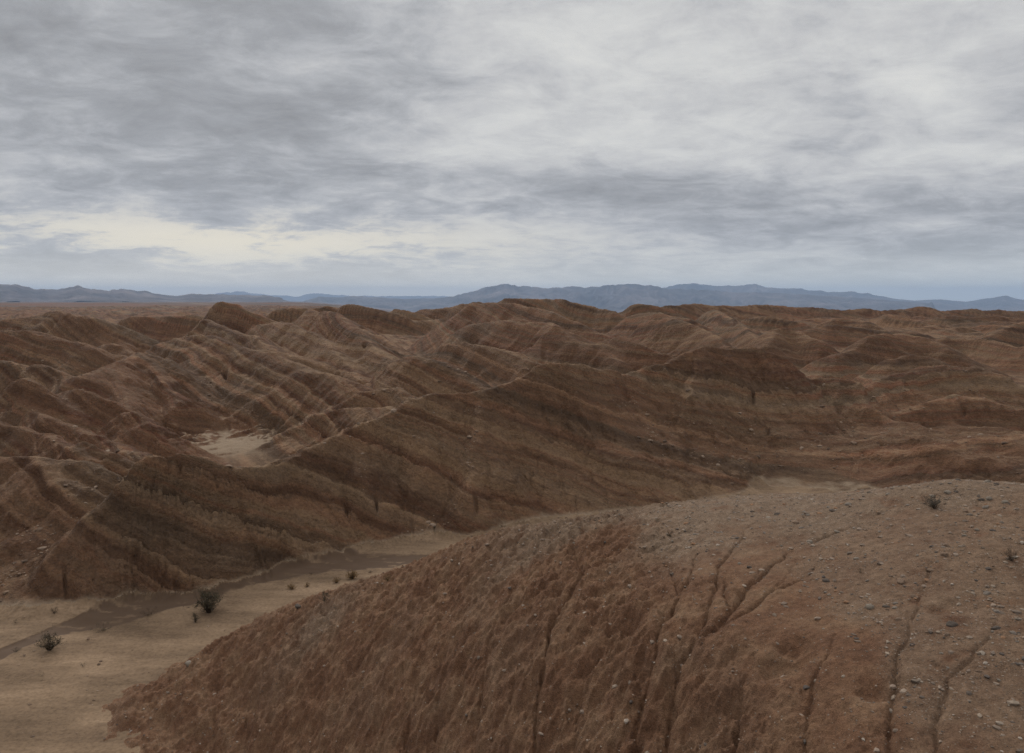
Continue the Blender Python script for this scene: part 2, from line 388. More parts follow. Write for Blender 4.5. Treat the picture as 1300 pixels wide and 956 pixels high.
# ------------------------------------------------------------------ final terrain sheet
rows = []
r = 5.0
while r < 1495:
    rows.append(r)
    dr = np.interp(r, [5, 12, 14, 60, 110, 160, 300, 600, 1500], [.01, .004, .0024, .0020, .0020, .0024, .003, .0045, .008])
    r *= 1+dr
rows = np.array(rows)
cols = np.arange(-.60, .6001, .00115)
side = .6+np.cumsum(np.linspace(.002, .012, 12)); side = side[side < .715]
cols = np.r_[-side[::-1], cols, side]
NI, NJ = len(rows), len(cols)
log('final grid', NI, NJ, NI*NJ/1e6)
R2, A2 = np.meshgrid(rows.astype(f32), cols.astype(f32), indexing='ij')
X2 = R2*np.sin(A2); Y2 = R2*np.cos(A2)
def sample(G, R2, A2):
    u = np.log(np.maximum(R2, 34.0)/34.0)/D_; v = (A2+AZ)/D_
    u = np.clip(u, 0, G.shape[0]-2.001); v = np.clip(v, 0, G.shape[1]-2.001)
    i = u.astype(np.int32); j = v.astype(np.int32); fu = (u-i).astype(f32); fv = (v-j).astype(f32)
    fu = fu*fu*(3-2*fu)*.35+fu*.65; fv = fv*fv*(3-2*fv)*.35+fv*.65
    return (G[i, j]*(1-fu)*(1-fv)+G[i+1, j]*fu*(1-fv)+G[i, j+1]*(1-fu)*fv+G[i+1, j+1]*fu*fv).astype(f32)
HH = sample(H, R2, A2); F2 = sample(FL, R2, A2)
inr = R2 < 34.0
HH[inr] = 0; F2[inr] = 0
AR = sample(LA, R2, A2); AR[inr] = 0
# slope of hills for ledges
rad = np.gradient(HH, axis=0)/np.gradient(R2, axis=0)
taz = np.gradient(HH, axis=1)/(R2*np.gradient(A2, axis=1))
slope = np.hypot(rad, taz)
hill = np.clip((HH-F2-.15)/.8, 0, 1)*(R2 > 40)
bed2 = bed_of(X2, Y2, HH)
def layers(b, seed):
    z0 = np.zeros_like(b)
    return noise2(b*1.0, z0+3.3, seed)*.6+noise2(b*2.7, z0+8.8, seed+1)*.4
led = layers(bed2*.9, 70)
sc_ = np.clip(R2/80, .6, 4)
led = led + .6*noise2(bed2*.9/np.maximum(1, sc_), bed2*0+5.5, 77)
st = sstep(.3, .9, slope)
HH = HH + hill*(led*(.06+.45*st)*np.clip(sc_, .7, 1.8)*.45)
# hard and soft beds standing out as broken ledges on the steep faces
def beds(b, x, y, th, seed):
    q = b/th + fbm(x*.10, y*.10, 2, seed)*.8
    i = np.floor(q); fr = q-i
    rnd = lambda k, s: (_h(k.astype(np.int64), np.zeros(1, np.int64), np.zeros(1, np.int64), s) >> np.uint32(8)).astype(f32)/f32(1 << 24)
    a = rnd(i, seed); c = rnd(i+1, seed)
    k = sstep(.72, 1.0, fr)
    lay = a*(1-k)+c*k
    blk = noise2(x*.55/th+i*7.7, y*.3/th+i*3.1, seed+5)
    crack = np.exp(-((np.abs(noise2(x*.8/th+i*11.3, y*.4/th, seed+6)))/.07)**2)*(a > .35)
    edge = np.exp(-((fr-.97)/.10)**2)
    return lay, ((lay-.5)*1.25+blk*.22-crack*.25-edge*.4)*th
L1, d1_ = beds(bed2, X2, Y2, .62, 120)
L2, d2_ = beds(bed2, X2, Y2, 1.7, 140)
L3, d3_ = beds(bed2, X2, Y2, .26, 160)
patch = np.clip(fbm(X2*.05, Y2*.05, 2, 150)*1.6+.6, .15, 1)
sm_ = sstep(.45, 1.0, slope)
nearw = sstep(150, 90, R2)
HH = HH + hill*sm_*np.minimum(slope, 2)*patch*(nearw*(d1_*.62+d3_*.22*sstep(110, 75, R2))+(.22+.3*(1-nearw))*d2_*.2)
M_lay = (.5*L1+.3*L2+.2*L3).astype(f32)
# crumbly relief, rills down the slopes, vertical fluting on the cliffs
HH = HH + hill*(fbm(X2/1.6, Y2/1.6, 3, 81)*.08 + (ridged(A2/.016, np.log(R2)/.016, 4, 83)-.7)*R2*.0009 + fbm(A2/.004, np.log(R2)/.004, 2, 86)*R2*.0005).astype(f32)
cl = hill*sstep(.35, .9, slope)*sstep(170, 120, R2)*(1+.8*sstep(8, 20, X2))
wv_ = fbm(X2*.5, Y2*.5, 2, 84)*.4
HH = HH + cl*(np.abs(noise2(X2*.45+wv_, Y2*.10, 85))*.55+np.abs(noise2(X2*1.3+wv_*2, Y2*.2, 87))*.10-.18)
log('hill detail')
# hollows, slots and washed-out holes in the faces
HOLES = [(286,466,4,16,.9),(473,487,6,5,.9),(463,437,4,6,.7),(67,500,5,5,.8),(956,502,3,10,.8),(1223,517,4,8,.9),(1253,517,4,6,.9),(1290,516,4,5,.8),(1206,480,3,4,.6),(841,550,4,6,.7),
  (747,486,9,8,.7),(796,504,6,7,.7),(706,471,6,7,.7),(604,640,4,10,.7),(478,640,3,12,.6),(370,600,4,4,.7),(160,675,9,7,.5),(83,738,3,14,.6),(230,624,4,9,.6),(277,632,4,8,.5),(560,565,4,8,.5),(655,600,5,5,.5),
  (700,560,5,6,.5),(878,520,4,8,.5),(330,665,5,5,.5),(390,672,5,6,.5),(205,660,8,4,.5),(1046,503,4,4,.5),(1120,560,5,8,.6),(1236,500,3,4,.6),(520,560,4,6,.5),(440,650,4,9,.5),(905,560,3,8,.5),(975,545,3,10,.5)]
for px, py, wp, hp, dk in HOLES:
    a, b_ = ang(px, py+hp*.4); j = int(np.clip(np.searchsorted(cols, math.atan(a)), 0, NJ-1))
    Dj = rows*math.cos(math.atan(a)); zz_ = CAMZ+b_*Dj
    hit = np.nonzero((zz_ <= HH[:, j]) & (rows > 45))[0]
    if not len(hit): continue
    i = hit[0]; Rr = rows[i]; wm = wp*Rr/F*.6; hm = hp*Rr/F
    i0, i1 = max(i-60, 0), min(i+60, NI); j0, j1 = max(j-30, 0), min(j+30, NJ)
    dxx = (A2[i0:i1, j0:j1]-math.atan(a))*Rr/wm; drr = (R2[i0:i1, j0:j1]-Rr-hm*.45)/(hm*.9)
    HH[i0:i1, j0:j1] -= (hm*1.3*dk*np.exp(-np.abs(dxx+.3*drr)**3-np.abs(drr)**3)).astype(f32)
# wash: bars, channels
chan_px = [([(-60,850),(0,830),(67,798),(133,777),(207,761),(283,741),(333,731),(433,713),(500,709),(560,706)], 1.6, .16)]
CH = [[(CAMZ/-ang(a, b)[1]*ang(a, b)[0], CAMZ/-ang(a, b)[1]) for a, b in c[0]] for c in chan_px]
wetpoly_top = [(-80,853),(0,826),(67,795),(133,771),(207,754),(283,738),(333,728),(433,706),(500,704),(560,702),(640,698)]
wetpoly_bot = [(-80,868),(0,838),(60,808),(143,793),(200,776),(243,766),(293,751),(333,738),(433,723),(520,716),(580,712),(640,708)]
def toG(p):
    a, b = ang(*p); D = CAMZ/-b; return a*D, D
tb = np.array([toG(p) for p in wetpoly_top]); bb = np.array([toG(p) for p in wetpoly_bot])
wf = fbm(X2*.35, Y2*.35, 4, 91)
xq = X2
ytop = np.interp(xq, tb[:, 0], tb[:, 1]); ybot = np.interp(xq, bb[:, 0], bb[:, 1])
mid = (ytop+ybot)/2; hw = np.maximum((ytop-ybot)/2, .4)
yy = Y2+wf*.7+fbm(X2*1.6, Y2*1.6, 3, 92)*.18
wet = sstep(1.22, .98, np.abs(yy-mid+.2*hw*fbm(X2*.9, Y2*.9, 3, 97))/hw)*(1-.55*sstep(.26, .42, fbm(X2*.5+5, Y2*1.3, 4, 98))); wetd = sstep(1.35, .6, np.abs(yy-mid)/hw)
wet[(X2 > tb[-1, 0]+8) | (X2 < tb[0, 0]-6)] = 0
# behind the near hill the wash swings right
ym2 = np.interp(X2, [0, 15, 30, 45, 60, 90], [60, 70, 80, 84, 88, 90])
wet2 = sstep(1.4, 1.0, np.abs(Y2-ym2+1.2+wf*.8))*(X2 > 26)*(X2 < 52)
flat = np.clip(1-hill, 0, 1)
bars = fbm(X2*.12, Y2*.3, 4, 93)
wash_z = bars*.10 + fbm(X2*1.3, Y2*1.3, 3, 94)*.025 - np.maximum(wetd*(wet2*0+1)*((X2 < tb[-1, 0]+8) & (X2 > tb[0, 0]-6)), wet2)*.09
wz_m = (R2 < 96)*1.0
HH = np.where(hill < 1, HH + flat*wz_m*wash_z, HH).astype(f32)
# near hill
sel = R2[:, 0] < 62
ns = int(sel.sum())
MB_ = mound_base(X2[:ns], Y2[:ns])
MD, RG = near_detail(X2[:ns], Y2[:ns], MB_)
# knoll the camera stands on
kn = 18.35-1.55*np.maximum(0, R2[:ns]-1.2)+fbm(X2[:ns], Y2[:ns], 3, 47)*.3
MD = np.maximum(MD, kn)
isM = np.zeros((NI, NJ), bool)
cur = HH[:ns]
kk = .25
mx = np.maximum(cur, MD)+kk*.25*np.exp(-np.abs(cur-MD)/kk)
isM[:ns] = MD > cur
HH[:ns] = np.where(MD > cur-1.5, mx, cur)
log('near hill')

# masks
gx = np.gradient(HH, axis=0)/np.gradient(R2, axis=0); gy = np.gradient(HH, axis=1)/(R2*np.gradient(A2, axis=1))
slope = np.hypot(gx, gy)
hillb = blur(hill.astype(f32), 7)
isW = (~isM) & (hillb < .42+.15*fbm(X2*1.2, Y2*1.2, 3, 96)) & (R2 < 96) & ~((A2 > .44+.03*wf) & (R2 > 70)) & ~((A2 > .08) & (R2 > 88.5+wf*2.5))
M_wet = np.where(isW, np.maximum(wet, wet2), 0).astype(f32)
M_sand = np.where(R2 < 96, np.where(isM, 0, 1-sstep(.3, .8, hill)), 0).astype(f32)*np.where(R2 > 70, sstep(.47, .43, A2), 1)*np.where(A2 > .08, sstep(91+wf*2.5, 88+wf*2.5, R2), 1)
# pale sand terrace behind the front cliff, pale gully floors
terr = np.exp(-(((X2-tx)/8.8)**2+((Y2-ty)/10)**2)**2)*sstep(.45, .22, slope)
M_sand = np.maximum(M_sand, terr*.9*(1-isM))
gul = sstep(4.5, 6.8, AR)*sstep(.45, .2, slope)*sstep(92, 110, R2)*sstep(600, 300, R2)
M_sand = np.maximum(M_sand, .45*gul).astype(f32)
# gravel on the near hill
gm = np.zeros((NI, NJ), f32)
xx, yy_, zz = X2[:ns], Y2[:ns], HH[:ns]
topness = sstep(-4.0, 1.0, yy_-24.3+.28*(xx-6)+fbm(xx*.35, yy_*.35, 3, 51)*2.6)
rgt = sstep(3.0, 6.0, xx-.0*(yy_)+fbm(xx*.5, yy_*.5, 3, 52)*1.6)
crest = sstep(-1.1, .5, yy_-(29.2-.18*np.abs(xx-6)))*sstep(-2.5, 1.5, xx)
gm[:ns] = np.clip(np.maximum(topness*rgt*.9, np.maximum(crest*.8, np.maximum(.55*sstep(6.5, 8.5, xx+fbm(xx*.4, yy_*.4, 2, 53)*2), .8*np.exp(-(((xx+8.6)/1.6)**2+((yy_-35.2)/1.7)**2))))), 0, 1)*isM[:ns]
M_bed = bed_of(X2, Y2, HH)
M_rill = np.zeros((NI, NJ), f32); M_rill[:ns] = np.clip(RG*4, 0, 1)*isM[:ns]
M_col = sstep(260, 480, R2)
log('masks')

def mesh_from(name, verts, quads, attrs, mat, smooth=True):
    me = bpy.data.meshes.new(name)
    nv, nq = len(verts), len(quads)
    me.vertices.add(nv); me.vertices.foreach_set('co', verts.astype(f32).ravel())
    k = quads.shape[1]
    me.loops.add(nq*k); me.loops.foreach_set('vertex_index', quads.astype(np.int32).ravel())
    me.polygons.add(nq); me.polygons.foreach_set('loop_start', (np.arange(nq)*k).astype(np.int32))
    me.polygons.foreach_set('use_smooth', np.full(nq, smooth, bool))
    me.update(calc_edges=True)
    for an, av in attrs.items():
        if av is None: continue
        if av.ndim == 2:
            a = me.attributes.new(an, 'FLOAT_VECTOR', 'POINT'); a.data.foreach_set('vector', av.astype(f32).ravel())
        else:
            a = me.attributes.new(an, 'FLOAT', 'POINT'); a.data.foreach_set('value', av.astype(f32).ravel())
    me.materials.append(mat)
    o = bpy.data.objects.new(name, me); COL.objects.link(o)
    return o
def tag(o, label, cat, group=None, kind=None):
    o['label'] = label; o['category'] = cat
    if group: o['group'] = group
    if kind: o['kind'] = kind
    return o

# ------------------------------------------------------------------ materials
def newmat(name):
    m = bpy.data.materials.new(name); m.use_nodes = True
    nt = m.node_tree; nt.nodes.clear()
    out = nt.nodes.new('ShaderNodeOutputMaterial'); b = nt.nodes.new('ShaderNodeBsdfPrincipled')
    nt.links.new(b.outputs[0], out.inputs[0])
    b.inputs['Roughness'].default_value = .95
    b.inputs['Specular IOR Level'].default_value = .15
    return m, nt, b
class N:
    """small node-wiring helper"""
    def __init__(s, nt): s.nt = nt
    def _in(s, sock, v):
        if v is None: return
        if isinstance(v, bpy.types.NodeSocket): s.nt.links.new(v, sock)
        else: sock.default_value = v
    def node(s, t, **k):
        n = s.nt.nodes.new(t)
        for a, b in k.items(): setattr(n, a, b)
        return n
    def attr(s, name):
        n = s.node('ShaderNodeAttribute'); n.attribute_name = name; return n.outputs['Fac']
    def math(s, op, a, b=None, c=None, clamp=False):
        n = s.node('ShaderNodeMath', operation=op, use_clamp=clamp)
        s._in(n.inputs[0], a)
        if b is not None: s._in(n.inputs[1], b)
        if c is not None: s._in(n.inputs[2], c)
        return n.outputs[0]
    def mix(s, f, a, b, blend='MIX'):
        n = s.node('ShaderNodeMix', data_type='RGBA', blend_type=blend)
        s._in(n.inputs[0], f); s._in(n.inputs[6], a); s._in(n.inputs[7], b)
        return n.outputs[2]
    def noise(s, vec, scale, detail=4, rough=.55, dim='3D', w=None, dist=0):
        n = s.node('ShaderNodeTexNoise', noise_dimensions=dim)
        if vec is not None and dim != '1D': s._in(n.inputs['Vector'], vec)
        if w is not None: s._in(n.inputs['W'], w)
        n.inputs['Scale'].default_value = scale; n.inputs['Detail'].default_value = detail; n.inputs['Roughness'].default_value = rough; n.inputs['Distortion'].default_value = dist
        return n.outputs['Fac']
    def ramp(s, f, stops, interp='LINEAR'):
        n = s.node('ShaderNodeValToRGB'); n.color_ramp.interpolation = interp
        e = n.color_ramp.elements
        while len(e) > 1: e.remove(e[-1])
        e[0].position = stops[0][0]; e[0].color = tuple(stops[0][1])+(1,) if len(stops[0][1]) == 3 else stops[0][1]
        for p, c in stops[1:]:
            k = e.new(p); k.color = tuple(c)+(1,)
        s._in(n.inputs[0], f); return n.outputs[0]
    def smooth(s, x, a, b):
        n = s.node('ShaderNodeMapRange', interpolation_type='SMOOTHSTEP')
        s._in(n.inputs[0], x); n.inputs[1].default_value = a; n.inputs[2].default_value = b
        return n.outputs[0]
    def pos(s):
        return s.node('ShaderNodeNewGeometry').outputs['Position']
    def scalev(s, v, xyz):
        n = s.node('ShaderNodeVectorMath', operation='MULTIPLY'); s._in(n.inputs[0], v); n.inputs[1].default_value = xyz
        return n.outputs[0]
    def bump(s, h, strength, dist, nrm=None):
        n = s.node('ShaderNodeBump'); n.inputs['Strength'].default_value = strength; n.inputs['Distance'].default_value = dist
        s._in(n.inputs['Height'], h)
        if nrm is not None: s._in(n.inputs['Normal'], nrm)
        return n.outputs[0]

def mat_hills():
    m, nt, b = newmat('badland_clay'); n = N(nt); p = n.pos()
    bedv = n.attr('bed'); sand = n.attr('sand'); lay = n.attr('lay'); reg = n.attr('region'); wet = n.attr('wet')
    wob = n.math('MULTIPLY_ADD', n.noise(p, .35, 5, .6), 1.4, bedv)
    l1 = n.noise(None, .30, 2, .5, '1D', w=wob)
    l2 = n.noise(None, 1.3, 3, .6, '1D', w=wob)
    base = n.ramp(l1, [(.30, (.140,.100,.070)), (.44, (.185,.126,.084)), (.52, (.185,.112,.073)), (.58, (.200,.138,.092)), (.70, (.168,.122,.086))])
    redm = n.math('MULTIPLY', n.smooth(n.noise(p, .028, 3, .6), .48, .62), n.smooth(l2, .42, .62))
    c = n.mix(n.math('MULTIPLY', redm, .65), base, (.190,.088,.056,1))
    pale = n.math('MULTIPLY', n.smooth(l2, .60, .72), n.smooth(n.noise(p, .09, 3), .5, .65))
    c = n.mix(n.math('MULTIPLY', pale, .15), c, (.34,.25,.16,1))
    grey = n.smooth(n.noise(p, .05, 4, .6), .54, .68)
    c = n.mix(n.math('MULTIPLY', grey, .45), c, (.150,.118,.090,1))
    l3 = n.noise(None, 2.2, 2, .5, '1D', w=wob)
    c = n.mix(n.math('MULTIPLY', n.smooth(l3, .56, .66), .36), c, (.098,.062,.043,1))
    c = n.mix(n.math('MULTIPLY', n.smooth(n.noise(None, .8, 2, .5, '1D', w=wob), .58, .68), .30), c, (.24,.125,.078,1))
    # loose pale dust on flatter ground
    nz = n.node('ShaderNodeSeparateXYZ'); nt.links.new(n.node('ShaderNodeNewGeometry').outputs['Normal'], nz.inputs[0])
    fl = n.smooth(nz.outputs[2], .935, .992)
    dn = n.noise(p, 1.1, 6, .65)
    c = n.mix(n.math('MULTIPLY', n.math('MULTIPLY', fl, n.smooth(dn, .30, .58)), .42), c, (.29,.215,.145,1))
    ps = n.scalev(p, (.25, 1, 1))
    band = n.ramp(n.noise(ps, .012, 5, .65), [(.32, (.075,.055,.045)), (.44, (.12,.072,.05)), (.52, (.155,.078,.050)), (.60, (.10,.080,.066)), (.72, (.22,.165,.12))])
    c = n.mix(n.math('MULTIPLY', n.math('MULTIPLY', reg, .85), fl), c, band)
    c = n.mix(1.0, c, n.ramp(lay, [(.22, (.62,.57,.55)), (.5, (1,1,1)), (.78, (1.3,1.3,1.27))]), 'MULTIPLY')
    # mottling
    sp = n.noise(p, 4.5, 5, .7)
    c = n.mix(1.0, c, n.ramp(sp, [(.3, (.70,.70,.71)), (.5, (1,1,1)), (.68, (1.28,1.26,1.22))]), 'MULTIPLY')
    sp2 = n.noise(p, .6, 5, .65)
    c = n.mix(1.0, c, n.ramp(sp2, [(.3, (.84,.84,.85)), (.55, (1.0,1.0,1.0)), (.7, (1.14,1.12,1.09))]), 'MULTIPLY')
    # sand in gully floors and terraces
    sc = n.mix(n.noise(p, .5, 5, .6), (.235,.172,.115,1), (.33,.248,.168,1))
    c = n.mix(1.0, c, (.79, .70, .605, 1), 'MULTIPLY')
    c = n.mix(sand, c, sc)
    nt.links.new(c, b.inputs['Base Color'])
    h1 = n.noise(p, 1.1, 8, .68); h2 = n.noise(p, 6.0, 5, .7)
    wv = n.noise(n.scalev(p, (1.6, 1.6, .25)), 1.0, 5, .6)
    hh = n.math('ADD', n.math('MULTIPLY', h1, 1.1), n.math('MULTIPLY', h2, .24))
    hh = n.math('ADD', hh, n.math('MULTIPLY', n.noise(None, 3.0, 4, .6, '1D', w=wob), .22))
    hh = n.math('ADD', hh, n.math('MULTIPLY', wv, .4))
    nt.links.new(n.bump(hh, .9, .6), b.inputs['Normal'])
    return m
def mat_near():
    m, nt, b = newmat('near_hill_clay'); n = N(nt); p = n.pos()
    grav = n.attr('gravel'); rill = n.attr('rill')
    a1 = n.noise(p, .8, 6, .62)
    c = n.ramp(a1, [(.28, (.150,.084,.053)), (.45, (.195,.112,.070)), (.56, (.230,.142,.090)), (.72, (.280,.190,.125))])
    a2 = n.noise(p, 6, 6, .7)
    c = n.mix(1.0, c, n.ramp(a2, [(.3, (.66,.64,.62)), (.5, (1,1,1)), (.7, (1.3,1.28,1.25))]), 'MULTIPLY')
    a3 = n.noise(p, .28, 3, .5)
    c = n.mix(n.math('MULTIPLY', n.smooth(a3, .5, .66), .28), c, (.22,.155,.11,1))
    c = n.mix(1.0, c, n.ramp(n.noise(p, 38, 4, .8), [(.34, (.62,.60,.58)), (.5, (1,1,1)), (.66, (1.36,1.34,1.3))]), 'MULTIPLY')
    g = n.ramp(n.noise(p, 3.0, 7, .75), [(.3, (.15,.115,.086)), (.5, (.245,.185,.135)), (.7, (.36,.285,.215))])
    vo = n.node('ShaderNodeTexVoronoi'); nt.links.new(p, vo.inputs['Vector']); vo.inputs['Scale'].default_value = 17; vo.inputs['Randomness'].default_value = 1
    st = n.math('LESS_THAN', vo.outputs['Distance'], .28)
    hsv = n.node('ShaderNodeSeparateColor'); nt.links.new(vo.outputs['Color'], hsv.inputs[0])
    stc = n.ramp(hsv.outputs[0], [(0, (.09,.07,.06)), (.4, (.2,.16,.125)), (.75, (.34,.29,.24)), (1, (.5,.45,.4))])
    pick = n.math('MULTIPLY', st, n.math('GREATER_THAN', hsv.outputs[1], .5))
    g2 = n.mix(pick, g, stc)
    gf = n.math('MULTIPLY', grav, n.smooth(n.noise(p, 1.6, 4, .6), .22, .5))
    g2 = n.mix(1.0, g2, n.ramp(n.noise(p, 30, 4, .8), [(.34, (.6,.58,.56)), (.5, (1,1,1)), (.66, (1.36,1.34,1.3))]), 'MULTIPLY')
    c = n.mix(gf, c, g2)
    c = n.mix(1.0, c, (.78, .715, .655, 1), 'MULTIPLY')
    nt.links.new(c, b.inputs['Base Color'])
    h = n.math('ADD', n.math('MULTIPLY', n.noise(p, 5, 8, .72), .55), n.math('MULTIPLY', n.noise(p, 26, 5, .7), .16))
    h = n.math('ADD', h, n.math('MULTIPLY', n.math('MULTIPLY', pick, gf), .12))
    nt.links.new(n.bump(h, 1.0, .22), b.inputs['Normal'])
    return m
def mat_wash():
    m, nt, b = newmat('wash_sand'); n = N(nt); p = n.pos()
    wet = n.attr('wet')
    ps = n.scalev(p, (.35, 1.0, 1.0))
    a = n.noise(ps, .45, 7, .62)
    c = n.ramp(a, [(.28, (.095,.070,.048)), (.44, (.145,.108,.075)), (.56, (.190,.143,.100)), (.72, (.25,.192,.137))])
    br = n.smooth(n.noise(p, .35, 5, .6), .56, .66)
    c = n.mix(n.math('MULTIPLY', br, .55), c, (.115,.083,.058,1))
    c = n.mix(1.0, c, n.ramp(n.noise(p, 5, 6, .7), [(.3, (.66,.64,.62)), (.5, (1,1,1)), (.7, (1.22,1.22,1.2))]), 'MULTIPLY')
    c = n.mix(1.0, c, (1.04, .93, .82, 1), 'MULTIPLY')
    w = n.mix(n.noise(ps, 1.2, 5, .6), (.070,.043,.027,1), (.105,.068,.043,1))
    c = n.mix(wet, c, w)
    nt.links.new(c, b.inputs['Base Color'])
    rr = n.math('MULTIPLY_ADD', wet, -.08, .97); nt.links.new(rr, b.inputs['Roughness'])
    h = n.math('ADD', n.math('MULTIPLY', n.noise(ps, 2.5, 8, .65), 1.0), n.math('MULTIPLY', n.noise(p, 14, 4, .6), .25))
    h = n.math('MULTIPLY', h, n.math('MULTIPLY_ADD', wet, -.75, 1.0))
    nt.links.new(n.bump(h, .6, .12), b.inputs['Normal'])
    return m
MH, MN, MW = mat_hills(), mat_near(), mat_wash()

# ------------------------------------------------------------------ split the sheet: near hill / wash / hills
idx = np.arange(NI*NJ).reshape(NI, NJ)
Q = np.stack([idx[:-1, :-1], idx[:-1, 1:], idx[1:, 1:], idx[1:, :-1]], -1).reshape(-1, 4)
cls = np.zeros((NI, NJ), np.int8); cls[isW] = 1; cls[isM] = 2
cq = np.maximum.reduce([cls[:-1, :-1], cls[:-1, 1:], cls[1:, 1:], cls[1:, :-1]]).ravel()
V = np.stack([X2, Y2, HH], -1).reshape(-1, 3)
def part(c, name, mat, attrs):
    q = Q[cq == c]
    u, inv = np.unique(q, return_inverse=True)
    return mesh_from(name, V[u], inv.reshape(q.shape), {k: v.ravel()[u] for k, v in attrs.items()}, mat)
oh = part(0, 'badland_hills', MH, {'bed': M_bed, 'sand': M_sand, 'lay': M_lay, 'region': M_col, 'wet': M_wet})
tag(oh, 'rows of bare brown and reddish layered clay hills cut by gullies beyond the wash', 'hills', kind='structure')
ow = part(1, 'dry_wash', MW, {'wet': M_wet})
tag(ow, 'flat pale sand wash with a darker damp brown channel winding past the cliff', 'ground', kind='structure')
om = part(2, 'near_hill', MN, {'gravel': gm, 'rill': M_rill})
tag(om, 'rounded reddish brown clay hill with rills and a gravelly top in front of the wash', 'hill', kind='structure')
log('meshes', len(oh.data.polygons), len(ow.data.polygons), len(om.data.polygons))

def ground_z(x, y):
    r = math.hypot(x, y); a = math.atan2(x, y)
    i = int(np.clip(np.searchsorted(rows, r)-1, 0, NI-2)); j = int(np.clip(np.searchsorted(cols, a)-1, 0, NJ-2))
    fu = (r-rows[i])/(rows[i+1]-rows[i]); fv = (a-cols[j])/(cols[j+1]-cols[j])
    return float(HH[i,j]*(1-fu)*(1-fv)+HH[i+1,j]*fu*(1-fv)+HH[i,j+1]*(1-fu)*fv+HH[i+1,j+1]*fu*fv)
def pick(px, py):
    """where the line through this survey mark meets the ground"""
    a, b = ang(px, py); az = math.atan(a)
    j = int(np.clip(np.searchsorted(cols, az), 0, NJ-1))
    rr = rows; D = rr*math.cos(az); z = CAMZ+b*D
    hit = np.nonzero((z <= HH[:, j]) & (rr > 7))[0]
    if not len(hit): return None
    D = D[hit[0]]; x = a*D
    return x, D, ground_z(x, D)

# ------------------------------------------------------------------ land all round and out to the mountains (coarse)
def plain():
    az = np.linspace(-math.pi, math.pi, 721); rr = np.r_[4.5*np.exp(np.linspace(0, math.log(1490/4.5), 150)), 1500*np.exp(np.linspace(.02, math.log(45000/1500), 260))]
    Rg, Ag = np.meshgrid(rr, az, indexing='ij'); x = Rg*np.sin(Ag); y = Rg*np.cos(Ag)
    far = Rg > 1495
    h = floor_h(x, y).astype(float)
    out = sstep(.70, .80, np.abs(Ag))
    h = h + np.where(far, 0, out*np.interp(Rg, [0, 30, 80, 300, 1500], [0, 3, 10, 8, 1])*np.clip((ridged(x*.02, y*.02, 4, 5)-.4)*1.8, 0, 1.4))
    h = np.where(Rg < 30, h+12*sstep(30, 6, Rg), h)
    h += np.where(far, np.clip(ridged(x/380, y/380, 5, 21)-.55, 0, 1)*np.interp(Rg, [1500, 2500, 9000], [3, 14, 16])*sstep(9500, 4000, Rg), 0)
    inn = (np.abs(Ag) < .69) & (Rg < 1485)
    h = np.where(inn, h-14, h)
    n1, n2 = Rg.shape; ii = np.arange(n1*n2).reshape(n1, n2)
    q = np.stack([ii[:-1,:-1], ii[:-1,1:], ii[1:,1:], ii[1:,:-1]], -1).reshape(-1, 4)
    h = np.maximum(h, -290)
    keep = ~((np.abs(Ag) < .695) & (Rg < 1440)); kq = (keep[:-1,:-1] | keep[1:,1:] | keep[:-1,1:] | keep[1:,:-1]).ravel()
    q = q[kq]
    u, inv = np.unique(q, return_inverse=True)
    v = np.stack([x, y, h], -1).reshape(-1, 3)[u]
    m, nt, b = newmat('desert_plain'); n = N(nt); p = n.pos()
    ps = n.scalev(p, (.25, 1, 1))
    c = n.ramp(n.noise(ps, .0028, 5, .6), [(.34, (.060,.047,.040)), (.45, (.090,.058,.042)), (.52, (.120,.058,.038)), (.6, (.085,.068,.058)), (.70, (.20,.15,.11))])
    c = n.mix(1.0, c, n.ramp(n.noise(p, .05, 6, .65), [(.3, (.8,.8,.8)), (.6, (1.1,1.1,1.1))]), 'MULTIPLY')
    nt.links.new(c, b.inputs['Base Color'])
    nt.links.new(n.bump(n.noise(p, .12, 6, .7), .7, 2.5), b.inputs['Normal'])
    o = mesh_from('desert_plain', v, inv.reshape(q.shape), {}, m)
    tag(o, 'flat reddish desert plain stretching to the foot of the far mountains', 'ground', kind='structure')
plain()

